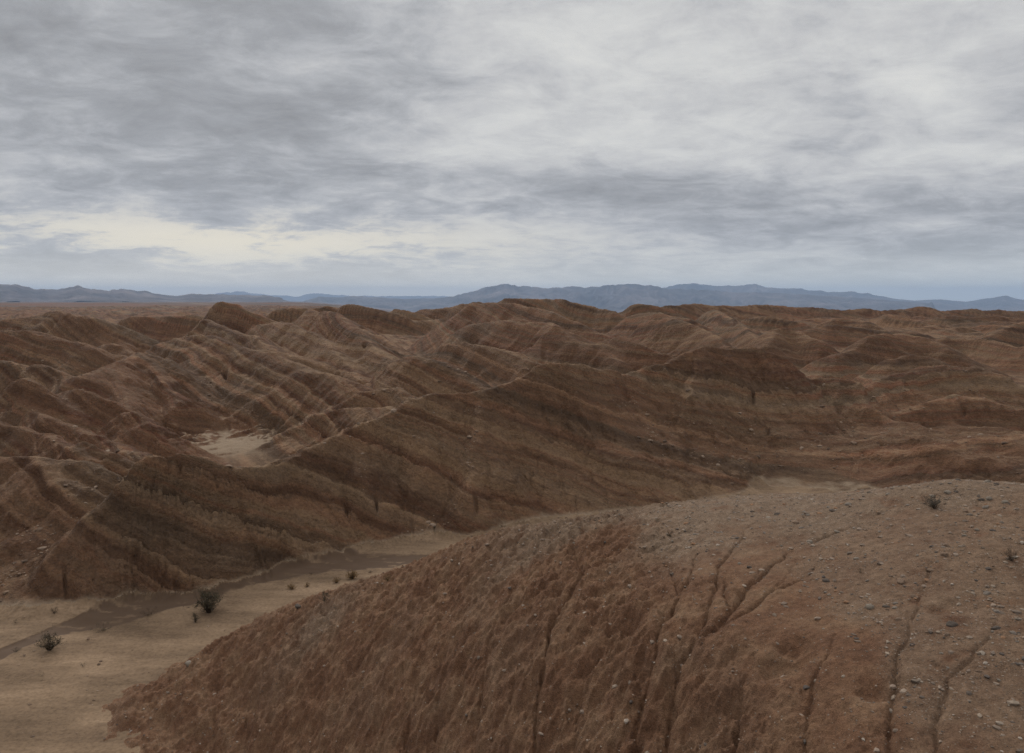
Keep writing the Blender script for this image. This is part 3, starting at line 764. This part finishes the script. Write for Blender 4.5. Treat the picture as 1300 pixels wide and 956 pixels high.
# ------------------------------------------------------------------ mountain ranges
def mountains(name, label, prof, D, depth, seed, base=10.0, amp=.5, colr=(.085,.068,.064)):
    d = .0016
    pa = [math.atan(ang(a, 400)[0]) for a, _ in prof]
    pe = [(HY-b)/F for _, b in prof]
    a0, a1 = min(pa)-.01, max(pa)+.01
    az = np.arange(a0, a1, d); rr = D*np.exp(np.arange(-depth, depth*.8, d*1.6))
    Rg, Ag = np.meshgrid(rr.astype(f32), az.astype(f32), indexing='ij'); x = Rg*np.sin(Ag); y = Rg*np.cos(Ag)
    crest = np.interp(Ag, pa, pe)*D*1/np.cos(Ag) + (CAMZ-base)
    crest = np.maximum(crest, 0)*np.clip(np.minimum(Ag-a0, a1-Ag)/.012, 0, 1)
    cd = D*(1+.05*fbm(Ag*14, Ag*0+3, 3, seed))
    t = (Rg-cd)/(D*depth)
    shp = np.where(t < 0, np.clip(1+t, 0, 1)**1.5, np.clip(1-t*.9, 0, 1))
    n_ = ridged(x/(D*.055), y/(D*.075), 5, seed+3)
    h = crest*(shp + amp*(n_-.75)*np.clip(4*shp*(1-shp), 0, 1))
    h = np.maximum(h, 0).astype(f32)
    h += fbm(x/(D*.012), y/(D*.012), 4, seed+9)*crest.astype(f32)*.12*(shp > 0)*np.clip(-t*8, 0, 1)
    h, A = erode(h, 26, .06, .03)
    # rescale each bearing so the highest point keeps the surveyed skyline
    want = np.interp(az, pa, pe)+(fbm(az*70, az*0, 4, seed+5, .55)*.0020*np.clip(np.interp(az, pa, pe)/.01, 0, 1))
    for _ in range(2):
        el = ((h+base-CAMZ)/(Rg*np.cos(Ag))).max(axis=0)
        k = (want*D/np.cos(az)+CAMZ-base)/np.maximum(el*D/np.cos(az)+CAMZ-base, 1)
        k = np.where(want*D+CAMZ-base > 60, k, 1.0)
        h = h*np.clip(k, .3, 2)[None, :].astype(f32)
    z = np.where(h < 1, base-40, h+base-3)
    n1, n2 = Rg.shape; ii = np.arange(n1*n2).reshape(n1, n2)
    q = np.stack([ii[:-1,:-1], ii[:-1,1:], ii[1:,1:], ii[1:,:-1]], -1).reshape(-1, 4)
    m, nt, b = newmat(name+'_rock'); n = N(nt); p = n.pos()
    s = 14000.0/D*.001
    c = n.ramp(n.noise(p, s*1.2, 6, .65), [(.3, tuple(v*.5 for v in colr)), (.5, colr), (.70, tuple(v*2.3 for v in colr))])
    nt.links.new(c, b.inputs['Base Color'])
    nt.links.new(n.bump(n.noise(p, s*4, 8, .7), .8, D*.004), b.inputs['Normal'])
    o = mesh_from(name, np.stack([x, y, z], -1).reshape(-1, 3), q, {}, m)
    tag(o, label, 'mountains', kind='structure')
mountains('mountain_range', 'dark blue grey mountain range low along the left horizon',
    [(-160,368),(-100,362),(0,360),(25,361),(45,366),(75,367),(88,364.5),(100,362),(113,366),(140,368.5),(146,366.5),(185,368.5),(200,372.5),(213,375),(250,372.5),(290,373.5),(340,374.5),(355,377),(372,381.5),(385,384)], 13000, .30, 200)
mountains('mountain_range', 'long jagged blue mountain range rising behind the middle of the hills',
    [(378,385),(390,380),(406,376.5),(433,376.8),(450,374.8),(480,377),(516,379),(550,378),(576,376),(583,372.5),(600,370),(620,363.5),(640,359.8),(660,362.6),(683,364),(696,366.2),(720,362.8),(743,364.8),(770,361.8),(793,360),(826,361.8),(840,365),(866,367),
     (900,368),(940,371),(980,371),(1030,374),(1080,377),(1130,381),(1180,384)], 19000, .30, 230, base=-240)
mountains('mountain_range', 'paler blue mountain range farther back on the right horizon',
    [(800,375),(838,366),(850,362),(866,360),(883,360),(905,362),(933,362.6),(956,360),(976,364.6),(1000,366),(1013,365.6),(1026,368),(1060,370.6),(1080,369.3),(1100,372),(1133,378.5),(1160,381),(1178,380),(1193,379.5),(1226,382.5),(1240,380),(1253,378),(1265,376.5),(1276,375),(1296,380),(1320,379),(1400,374),(1480,378)], 26000, .25, 260, base=-240)
mountains('mountain_range', 'faint pale blue mountain ridge on the horizon left of centre',
    [(240,382),(265,375),(285,371),(302,369),(318,371.5),(345,374),(365,375),(378,376.5),(395,372.5),(405,370.8),(415,373.5),(440,375),(500,375.5),(560,375),(590,378),(640,380)], 38000, .12, 290)
log('mountains')

# ------------------------------------------------------------------ stones
ico_cache = {}
def rock_mesh(name, seed, sub, squash, mat, rough=.22):
    import bmesh
    bm = bmesh.new(); bmesh.ops.create_icosphere(bm, subdivisions=sub, radius=1.0)
    r_ = np.random.default_rng(seed)
    pl = r_.normal(size=(9, 3)); pl /= np.linalg.norm(pl, axis=1)[:, None]; off = r_.uniform(.62, .95, 9)
    for v in bm.verts:
        c = np.array(v.co)
        for q, o in zip(pl, off):
            dd = c@q-o
            if dd > 0: c = c-q*dd*.92
        c *= 1+rough*.25*(noise2(np.array([c[0]*2.2+seed]), np.array([c[1]*2.2+c[2]*1.7]), 3)[0])
        v.co = c*np.array(squash)
    me = bpy.data.meshes.new(name); bm.to_mesh(me); bm.free()
    me.materials.append(mat)
    for p in me.polygons: p.use_smooth = sub > 2
    return me
def stone_mat(name, a, b2, sc=9):
    m, nt, b = newmat(name); n = N(nt); tc = n.node('ShaderNodeTexCoord').outputs['Object']
    c = n.mix(n.noise(tc, sc*.2, 5, .65), a+(1,), b2+(1,))
    nt.links.new(c, b.inputs['Base Color']); nt.links.new(n.bump(n.noise(tc, sc*.5, 6, .7), .6, .12), b.inputs['Normal'])
    b.inputs['Roughness'].default_value = .85
    return m
SM = {'grey': stone_mat('grey_stone', (.15,.122,.098), (.25,.208,.168)), 'dark': stone_mat('dark_stone', (.072,.056,.045), (.125,.10,.08)),
      'pale': stone_mat('pale_stone', (.18,.148,.113), (.26,.215,.168)), 'rusty': stone_mat('rusty_stone', (.22,.12,.065), (.33,.19,.11)), 'brown': stone_mat('brown_stone', (.16,.105,.072), (.25,.175,.12))}
RM = {k: [rock_mesh(k+'_stone', 100+i*7+len(k), 3 if k != 'x' else 2, (1, random.uniform(.65, .9), random.uniform(.5, .7)), SM[k]) for i in range(3)] for k in SM}
def put_stone(px, py, w, kind, label, group=None, rz=None, at=None):
    q = at or pick(px, py)
    if q is None: return None
    x, y, z = q
    D = math.hypot(x, y)
    s = w*D/F/2
    o = bpy.data.objects.new('stone', random.choice(RM[kind])); COL.objects.link(o)
    o.location = (x, y, z-s*.02); o.scale = (s, s, s)
    o.rotation_euler = (random.uniform(-.3, .3), random.uniform(-.3, .3), rz if rz is not None else random.uniform(0, 6.28))
    tag(o, label, 'stone', group)
    return o
G1 = 'stones lying on the near hill'
for px, py, w, k, lab in [(1104,772,13,'pale','elongated pale grey stone on bare clay below the gravel patch'),
    (1075,765,9,'rusty','small rounded orange brown stone beside a pale long stone'),
    (1125,771,10,'dark','dark grey stone just right of the long pale stone'),
    (1144,738,12,'brown','rounded tan boulder half sunk in the gravelly slope'),
    (1209,794,15,'dark','dark flat stone low on the right of the near hill'),
    (1265,798,11,'dark','dark stone near the lower right edge of the near hill'),
    (1049,739,12,'dark','dark angular stone in the gravel patch above the bare clay'),
    (951,721,9,'dark','dark stone between two rills below the gravel'),
    (939,716,6,'pale','tiny whitish stone left of a dark stone between rills'),
    (1203,626,9,'pale','pale stone on the crest next to the dark shrub'),
    (1253,612,8,'pale','white stone on the skyline crest at the far right'),
    (1276,638,8,'pale','white stone on the gravel right of the dark shrub'),
    (1199,705,11,'brown','brown stone in the middle of the gravelly slope'),
    (1087,710,8,'pale','pale stone left of centre in the gravelly slope'),
    (1127,628,7,'pale','pale stone near the crest left of the dark shrub'),
    (1063,676,8,'pale','pale stone at the head of a shallow rill'),
    (987,653,9,'dark','dark stone on the gravel crest above the rills'),
    (1010,664,11,'brown','brown block on the gravel crest above the rills'),
    (1300-8,787,7,'pale','pale stone at the right edge beside a dark stone'),
    (728,689,5,'pale','small whitish stone on bare clay just below the crest'),
    (768,689,6,'dark','small dark stone on bare clay below the crest'),
    (379,771,12,'dark','dark boulder at the left end of the rubble on the near hill'),
    (240,842,12,'pale','broken pale stones on the toe of the near hill by the sand')]:
    put_stone(px, py, w, k, lab, G1)
rs = np.random.default_rng(5)
cnt = 0; tries = 0
names = {'grey': 'small grey stone among the gravel on top of the near hill', 'brown': 'small brown stone among the gravel on top of the near hill', 'pale': 'small pale stone among the gravel on top of the near hill', 'dark': 'small dark stone among the gravel on top of the near hill', 'rusty': 'small rusty stone among the gravel on top of the near hill'}
while cnt < 250 and tries < 6000:
    tries += 1
    px = rs.uniform(760, 1300); py = rs.uniform(612, 865)
    q = pick(px, py)
    if q is None or math.hypot(q[0], q[1]) > 33: continue
    i = np.searchsorted(rows, math.hypot(q[0], q[1])); j = np.searchsorted(cols, math.atan2(q[0], q[1]))
    if rs.uniform() > gm[min(i, NI-1), min(j, NJ-1)]**1.5*np.clip(float(noise2(np.array([q[0]*.9]), np.array([q[1]*.9]), 68)[0])*2.2+.45, .08, 1): continue
    k = ['grey', 'brown', 'pale', 'dark', 'rusty'][rs.choice(5, p=[.28, .45, .09, .08, .10])]
    put_stone(px, py, min(3.6+2.6*rs.pareto(3.2), 9.0), k, names[k], G1, at=q); cnt += 1
log('stones', cnt)
# gravel: far too many to count
def scatter(name, label, npts, test, smin, smax, mat, seed, sub_v):
    r_ = np.random.default_rng(seed)
    pts = test(r_, npts)
    import bmesh
    bm = bmesh.new(); bmesh.ops.create_icosphere(bm, subdivisions=1, radius=1.0)
    bv = np.array([v.co for v in bm.verts]); bf = np.array([[v.index for v in f.verts] for f in bm.faces]); bm.free()
    n = len(pts)
    s = smin*(1+r_.pareto(2.2, n)); s = np.minimum(s, smax)
    v = bv[None]*(1+r_.uniform(-.28, .28, (n, len(bv), 1)))
    v = v*np.stack([s*r_.uniform(.8, 1.4, n), s*r_.uniform(.6, 1, n), s*r_.uniform(.4, .8, n)], -1)[:, None]
    a = r_.uniform(0, 6.28, n); ca, sa = np.cos(a)[:, None], np.sin(a)[:, None]
    vx = v[..., 0]*ca-v[..., 1]*sa; vy = v[..., 0]*sa+v[..., 1]*ca
    v = np.stack([vx, vy, v[..., 2]], -1)+pts[:, None]
    f = bf[None]+(np.arange(n)*len(bv))[:, None, None]
    tint = np.repeat(r_.uniform(0, 1, n), len(bv))
    o = mesh_from(name, v.reshape(-1, 3), f.reshape(-1, 3), {'tint': tint}, mat, smooth=False)
    tag(o, label, 'gravel', kind='stuff')
def grav_mat(name, stops):
    m, nt, b = newmat(name); n = N(nt)
    c = n.ramp(n.attr('tint'), stops)
    nt.links.new(c, b.inputs['Base Color']); return m
GMt = grav_mat('gravel_bits', [(0, (.08,.065,.055)), (.3, (.16,.12,.09)), (.6, (.24,.18,.135)), (.85, (.25,.195,.145)), (1, (.31,.26,.21))])
RMt = grav_mat('rubble_bits', [(0, (.10,.07,.05)), (.5, (.18,.12,.08)), (1, (.27,.2,.145))])
def g_near(r_, n):
    i = r_.integers(0, ns-1, n); j = r_.integers(0, NJ-1, n)
    ok = (r_.uniform(size=n) < gm[i, j]**1.3*np.clip(fbm(X2[i, j]*1.1, Y2[i, j]*1.1, 3, 69)*1.8+.5, .12, 1)+(.10+.35*sstep(3.0, 1.2, HH[i, j]))*isM[i, j]) & (np.abs(A2[i, j]) < .62) & (R2[i, j] > 11) & (R2[i, j] < 44)
    i, j = i[ok], j[ok]
    return np.stack([X2[i, j], Y2[i, j], HH[i, j]], -1)
scatter('gravel', 'fine mixed grey and brown gravel strewn over the top of the near hill', 260000, g_near, .010, .075, GMt, 3, 1)
i_lo = np.searchsorted(rows, 55); i_hi = np.searchsorted(rows, 170)
def g_far(r_, n):
    i = r_.integers(i_lo, i_hi, n); j = r_.integers(0, NJ-1, n)
    w = np.clip(fbm(X2[i, j]*.06, Y2[i, j]*.06, 3, 66)*1.6+.25, 0, 1)*sstep(.15, .3, slope[i, j])*sstep(1.0, .7, slope[i, j])
    ok = (r_.uniform(size=n) < w) & (hill[i, j] > .3) & (~isM[i, j])
    i, j = i[ok], j[ok]
    return np.stack([X2[i, j], Y2[i, j], HH[i, j]], -1)
scatter('rubble', 'scattered brown rubble on the slopes of the middle hills', 60000, g_far, .04, .3, RMt, 4, 1)
def g_wash(r_, n):
    i = r_.integers(np.searchsorted(rows, 36), np.searchsorted(rows, 72), n); j = r_.integers(0, NJ-1, n)
    w = np.clip(fbm(X2[i, j]*.25, Y2[i, j]*.5, 3, 67)*1.5+.15, .03, 1)*.5 + .6*sstep(.1, .5, hill[i, j])
    ok = (r_.uniform(size=n) < w) & isW[i, j] & (M_wet[i, j] < .3)
    i, j = i[ok], j[ok]
    return np.stack([X2[i, j], Y2[i, j], HH[i, j]], -1)
scatter('gravel', 'thin scatter of small brown stones lying on the sand of the wash', 30000, g_wash, .016, .12, RMt, 5, 1)
log('gravel')

# ------------------------------------------------------------------ desert shrubs
def shrub_mat(name, a, b2):
    m, nt, b = newmat(name); n = N(nt); tc = n.node('ShaderNodeTexCoord').outputs['Object']
    nt.links.new(n.mix(n.noise(tc, 6, 3), a+(1,), b2+(1,)), b.inputs['Base Color']); b.inputs['Roughness'].default_value = .8
    return m
ML = {'olive': shrub_mat('olive_leaf', (.055,.046,.028), (.10,.082,.05)), 'straw': shrub_mat('straw_leaf', (.16,.095,.04), (.27,.17,.075)),
      'grey': shrub_mat('grey_leaf', (.05,.046,.036), (.10,.09,.07)), 'brown': shrub_mat('brown_leaf', (.085,.058,.038), (.15,.105,.065))}
MWD = shrub_mat('shrub_wood', (.045,.032,.024), (.09,.065,.045))
def shrub(px, py, hpx, wpx, kind, label, dens=1.0, nst=26, grass=False):
    q = pick(px, py)
    if q is None: print('no hit', px, py); return
    x, y, z = q; D = math.hypot(x, y); h = hpx*D/F; w = wpx*D/F/2
    r_ = np.random.default_rng(int(px*7+py))
    root = bpy.data.objects.new('tuft' if grass else 'desert_shrub', None); COL.objects.link(root)
    root.location = (x, y, z-.02)
    tag(root, label, 'grass tuft' if grass else 'shrub', 'tufts and shrubs growing in the wash' if y > 36 else 'shrubs on the near hill')
    sv, sf, lv, lf = [], [], [], []
    def tube(p0, p1, r0, r1):
        d = p1-p0; d /= np.linalg.norm(d)+1e-9
        u = np.cross(d, [0.3, .2, 1.0]); u /= np.linalg.norm(u)+1e-9; v = np.cross(d, u); k = len(sv)*1
        for p, rr in ((p0, r0), (p1, r1)):
            for a in (0, 2.094, 4.189): sv.append(p+rr*(math.cos(a)*u+math.sin(a)*v))
        for t in range(3): sf.append((k+t, k+(t+1) % 3, k+3+(t+1) % 3, k+3+t))
    def leaf(p, s):
        a = r_.normal(size=3); a /= np.linalg.norm(a); b = r_.normal(size=3); b -= a*(a@b); b /= np.linalg.norm(b)
        k = len(lv); lv.extend([p-a*s, p+b*s*.5, p+a*s, p-b*s*.5]); lf.append((k, k+1, k+2, k+3))
    n = int(nst*dens)
    for i in range(n):
        th = r_.uniform(0, 2*math.pi); out = math.sqrt(r_.uniform(0, 1))
        tip = np.array([math.cos(th)*out*w, math.sin(th)*out*w, h*(1.0-.55*out*out)*r_.uniform(.7, 1.1)])
        p0 = np.array([math.cos(th), math.sin(th), 0])*w*.08
        mid = tip*np.array([.4, .4, .55])+r_.normal(size=3)*h*.04
        rad = h*.012
        tube(p0, mid, rad, rad*.7); tube(mid, tip, rad*.7, rad*.3)
        if grass:
            for _ in range(5):
                t = r_.uniform(.2, 1); pp = tip*t; leaf(pp+r_.normal(size=3)*h*.05, h*.07)
            continue
        for b in range(5):
            t = r_.uniform(.3, 1); bp = mid+(tip-mid)*t if t > .5 else p0+(mid-p0)*t*1.6
            bt = bp+np.array([r_.normal()*.22*w, r_.normal()*.22*w, abs(r_.normal())*.2*h])
            tube(bp, bt, rad*.45, rad*.2)
            for _ in range(int(9*dens)):
                leaf(bp+(bt-bp)*r_.uniform(.2, 1.15)+r_.normal(size=3)*h*.035, h*r_.uniform(.018, .04))
    for nm, vv, ff, mt in (('branches', sv, sf, MWD), ('foliage', lv, lf, ML[kind])):
        o = mesh_from(nm, np.array(vv), np.array(ff), {}, mt, smooth=False); o.parent = root
for a in [
    (265,778,27,34,'olive','largest dark bushy shrub standing at the lower edge of the brown channel',1.3,34),
    (248,790,13,11,'olive','small dark round shrub just below the largest shrub in the wash',1,16),
    (63,826,19,28,'olive','dark spreading shrub on the sand at the lower left of the wash',1.2,30),
    (20,828,6,10,'grey','tiny grey shrub beside the channel left of the spreading shrub',1,12),
    (69,779,8,10,'brown','small brown shrub at the foot of the cliff on the left',1,14),
    (190,782,10,22,'brown','low brown twiggy shrub on the lip of the channel',1,16),
    (130,801,10,26,'olive','low flat olive weeds on the sand between two larger shrubs',.9,16),
    (53,822,8,20,'grey','pale low twigs beside the spreading shrub',.6,10),
    (412,762,12,17,'olive','upright dark shrub at the edge of the near hill above the rubble',1,18),
    (106,847,5,9,'olive','tiny dark plant alone on the pale sand near the bottom',1,10),
    (20,791,5,6,'olive','tiny dark plant on sand below the debris slope',1,8),
    (54,858,4,8,'brown','tiny brown plant at the very bottom of the sand',1,8),
    (851,682,8,10,'olive','small green plant on the gravel of the near hill crest',1,14),
    (1187,646,15,30,'grey','dark grey low shrub near the crest of the near hill',1.2,26),
    (1283,712,13,17,'brown','dark twiggy shrub near the right edge on the near hill',1,20),
    (1092,728,6,9,'olive','tiny green plant in the middle of the gravel patch',1,10)]:
    shrub(*a)
for a in [(370,748,9,17,'straw','straw coloured grass tuft at the upper end of the sand',1,26),(390,745,7,11,'straw','smaller straw tuft right beside another tuft',1,20),
          (447,735,13,18,'straw','tall orange grass tuft against the dark channel',1.2,30),(493,736,9,22,'straw','wide low orange tuft nearest the near hill crest',1,28),
          (427,740,9,13,'straw','orange tuft just left of the tall orange tuft',1,22),(470,727,4,10,'brown','tiny brown tuft on the far sandbar',1,12),(395,729,4,14,'brown','tiny brown tuft near the channel bend',1,12)]:
    a = list(a); a[7] *= 2; shrub(*a, grass=True)
log('shrubs')

# ------------------------------------------------------------------ haze
def haze():
    import bmesh
    bm = bmesh.new(); bmesh.ops.create_cube(bm, size=1.0)
    me = bpy.data.meshes.new('haze'); bm.to_mesh(me); bm.free()
    o = bpy.data.objects.new('haze', me); COL.objects.link(o)
    zb, zt = -300.0, 720.0
    o.scale = (88000, 88000, zt-zb); o.location = (0, 0, (zt+zb)/2)
    m = bpy.data.materials.new('haze_air'); m.use_nodes = True; nt = m.node_tree; nt.nodes.clear()
    out = nt.nodes.new('ShaderNodeOutputMaterial'); v = nt.nodes.new('ShaderNodeVolumePrincipled')
    v.inputs['Color'].default_value = (.52, .71, 1.0, 1); v.inputs['Density'].default_value = 3.8e-5; v.inputs['Anisotropy'].default_value = 0.0
    nt.links.new(v.outputs[0], out.inputs['Volume'])
    m.cycles.homogeneous_volume = True
    me.materials.append(m)
    tag(o, 'thin bluish haze in the air over the hills and mountains', 'haze', kind='stuff')
haze()

# ------------------------------------------------------------------ sky, sun
SUN_EL, SUN_AZ = math.radians(33), math.radians(-22)         # ahead and slightly right of the view, veiled by cloud
w = bpy.data.worlds.new('World'); scene.world = w; w.use_nodes = True
nt = w.node_tree; nt.nodes.clear(); n = N(nt)
out = n.node('ShaderNodeOutputWorld'); bg = n.node('ShaderNodeBackground'); nt.links.new(bg.outputs[0], out.inputs[0])
sky = n.node('ShaderNodeTexSky'); sky.sky_type = 'NISHITA'; sky.sun_disc = False; sky.sun_elevation = SUN_EL; sky.sun_rotation = SUN_AZ
sky.altitude = 200; sky.air_density = 1.2; sky.dust_density = 2.0
tc = n.node('ShaderNodeTexCoord').outputs['Generated']
sx = n.node('ShaderNodeSeparateXYZ'); nt.links.new(tc, sx.inputs[0]); dx, dy, dz = sx.outputs
zc = n.math('MAXIMUM', n.math('ADD', dz, .17), .03)
cb = n.node('ShaderNodeCombineXYZ'); nt.links.new(n.math('DIVIDE', dx, zc), cb.inputs[0]); nt.links.new(n.math('DIVIDE', dy, zc), cb.inputs[1])
pl = cb.outputs[0]                                             # where the ray crosses the cloud layer
rot = n.node('ShaderNodeMapping'); rot.inputs['Rotation'].default_value = (0, 0, math.radians(-24)); rot.inputs['Scale'].default_value = (1.15, 1.35, 1); nt.links.new(pl, rot.inputs[0])
pr = rot.outputs[0]
n1 = n.noise(pr, .95, 8, .60, dist=.5); n2 = n.noise(pr, 3.0, 8, .66, dist=.6); n3 = n.noise(pl, .35, 4, .5); n4 = n.noise(pr, 8.5, 7, .68, dist=.4)
def blob(az, el, sa, se):
    """soft lobe of cloud brightness around a compass bearing / elevation (degrees)"""
    a = math.radians(az); ca, sa_ = math.sin(a), math.cos(a)
    atn = n.math('ARCTAN2', dx, dy); A_ = n.math('DIVIDE', n.math('SUBTRACT', atn, a), math.radians(sa))
    E_ = n.math('DIVIDE', n.math('SUBTRACT', n.math('ARCSINE', dz), math.radians(el)), math.radians(se))
    r2 = n.math('ADD', n.math('MULTIPLY', A_, A_), n.math('MULTIPLY', E_, E_))
    return n.math('EXPONENT', n.math('MULTIPLY', r2, -1.0))
def madd(x, k, y): return n.math('MULTIPLY_ADD', x, k, y)
thick = madd(n.math('SUBTRACT', n1, .5), 1.25, .50)
thick = madd(n.math('SUBTRACT', n2, .5), .90, thick)
thick = madd(n.math('SUBTRACT', n4, .5), .34, thick)
thick = madd(n.math('SUBTRACT', n3, .5), .6, thick)
for az_, el_, sa_, se_, k in [(14,13,17,7,.12),(22,20,10,4,-.06),(-2,16,9,5,.05),(-24,14,14,7,-.22),(-30,19,12,6,-.08),(-24,3.9,12,1.1,.34),(-8,4.6,12,1.3,.16),(25,5,16,2.2,-.16),(4,7.5,9,2.2,-.12),(26,14,7,4,.08),(3,5,5,.9,.08),(8,38,30,18,.25),(150,18,50,30,-.30),(-150,18,50,30,-.30)]:  # the two rear lobes are unseen dark cloud, added to dim camera-facing slopes
    thick = madd(blob(az_, el_, sa_, se_), k, thick)
cloud = n.ramp(thick, [(.05, (2.7,2.72,2.8)), (.30, (3.5,3.55,3.7)), (.46, (4.4,4.45,4.6)), (.60, (5.3,5.3,5.35)), (.78, (6.2,6.2,6.1)), (1.0, (7.0,6.95,6.7))])
warm = n.math('MULTIPLY', blob(-20, 3.8, 20, 1.9), n.smooth(thick, .46, .72))
cloud = n.mix(n.math('MULTIPLY', warm, .85), cloud, (9.0, 8.1, 6.3, 1))
hz = n.math('EXPONENT', n.math('MULTIPLY', n.math('MULTIPLY', dz, dz), -550.0))
hcol = n.mix(.25, (10.6, 10.7, 9.7, 1), sky.outputs[0])
cover = n.math('SUBTRACT', 1.0, n.math('MULTIPLY', hz, .72))
zen = n.smooth(dz, .36, .85)
cloud = n.mix(zen, cloud, (11, 11, 11.2, 1))
fin = n.mix(cover, hcol, cloud)
nt.links.new(fin, bg.inputs[0]); bg.inputs[1].default_value = .1

sd = bpy.data.lights.new('sun', 'SUN'); sd.energy = 1.5; sd.angle = math.radians(14); sd.color = (1, .955, .89)
so = bpy.data.objects.new('sun', sd); COL.objects.link(so)
so.rotation_euler = (math.radians(90)-SUN_EL, 0, math.pi-SUN_AZ)     # light travels from the bearing SUN_AZ back towards the viewer

# ------------------------------------------------------------------ camera + settings
cd = bpy.data.cameras.new('camera'); co = bpy.data.objects.new('camera', cd); COL.objects.link(co); scene.camera = co
co.location = (0, 0, CAMZ); co.rotation_euler = (math.radians(90)-PITCH, 0, 0)
cd.sensor_fit = 'HORIZONTAL'; cd.sensor_width = 36; cd.lens = 36*FP/1300.0
cd.clip_start = .1; cd.clip_end = 200000
vs = scene.view_settings; vs.view_transform = 'Standard'; vs.look = 'None'; vs.exposure = .09; vs.gamma = 1
scene.cycles.volume_bounces = 0; scene.cycles.max_bounces = 4; scene.cycles.diffuse_bounces = 3
scene.cycles.use_denoising = True; scene.cycles.denoiser = 'OPENIMAGEDENOISE'; scene.cycles.denoising_input_passes = 'RGB_ALBEDO_NORMAL'; scene.cycles.denoising_prefilter = 'NONE'; scene.cycles.denoising_quality = 'HIGH'
log('done')
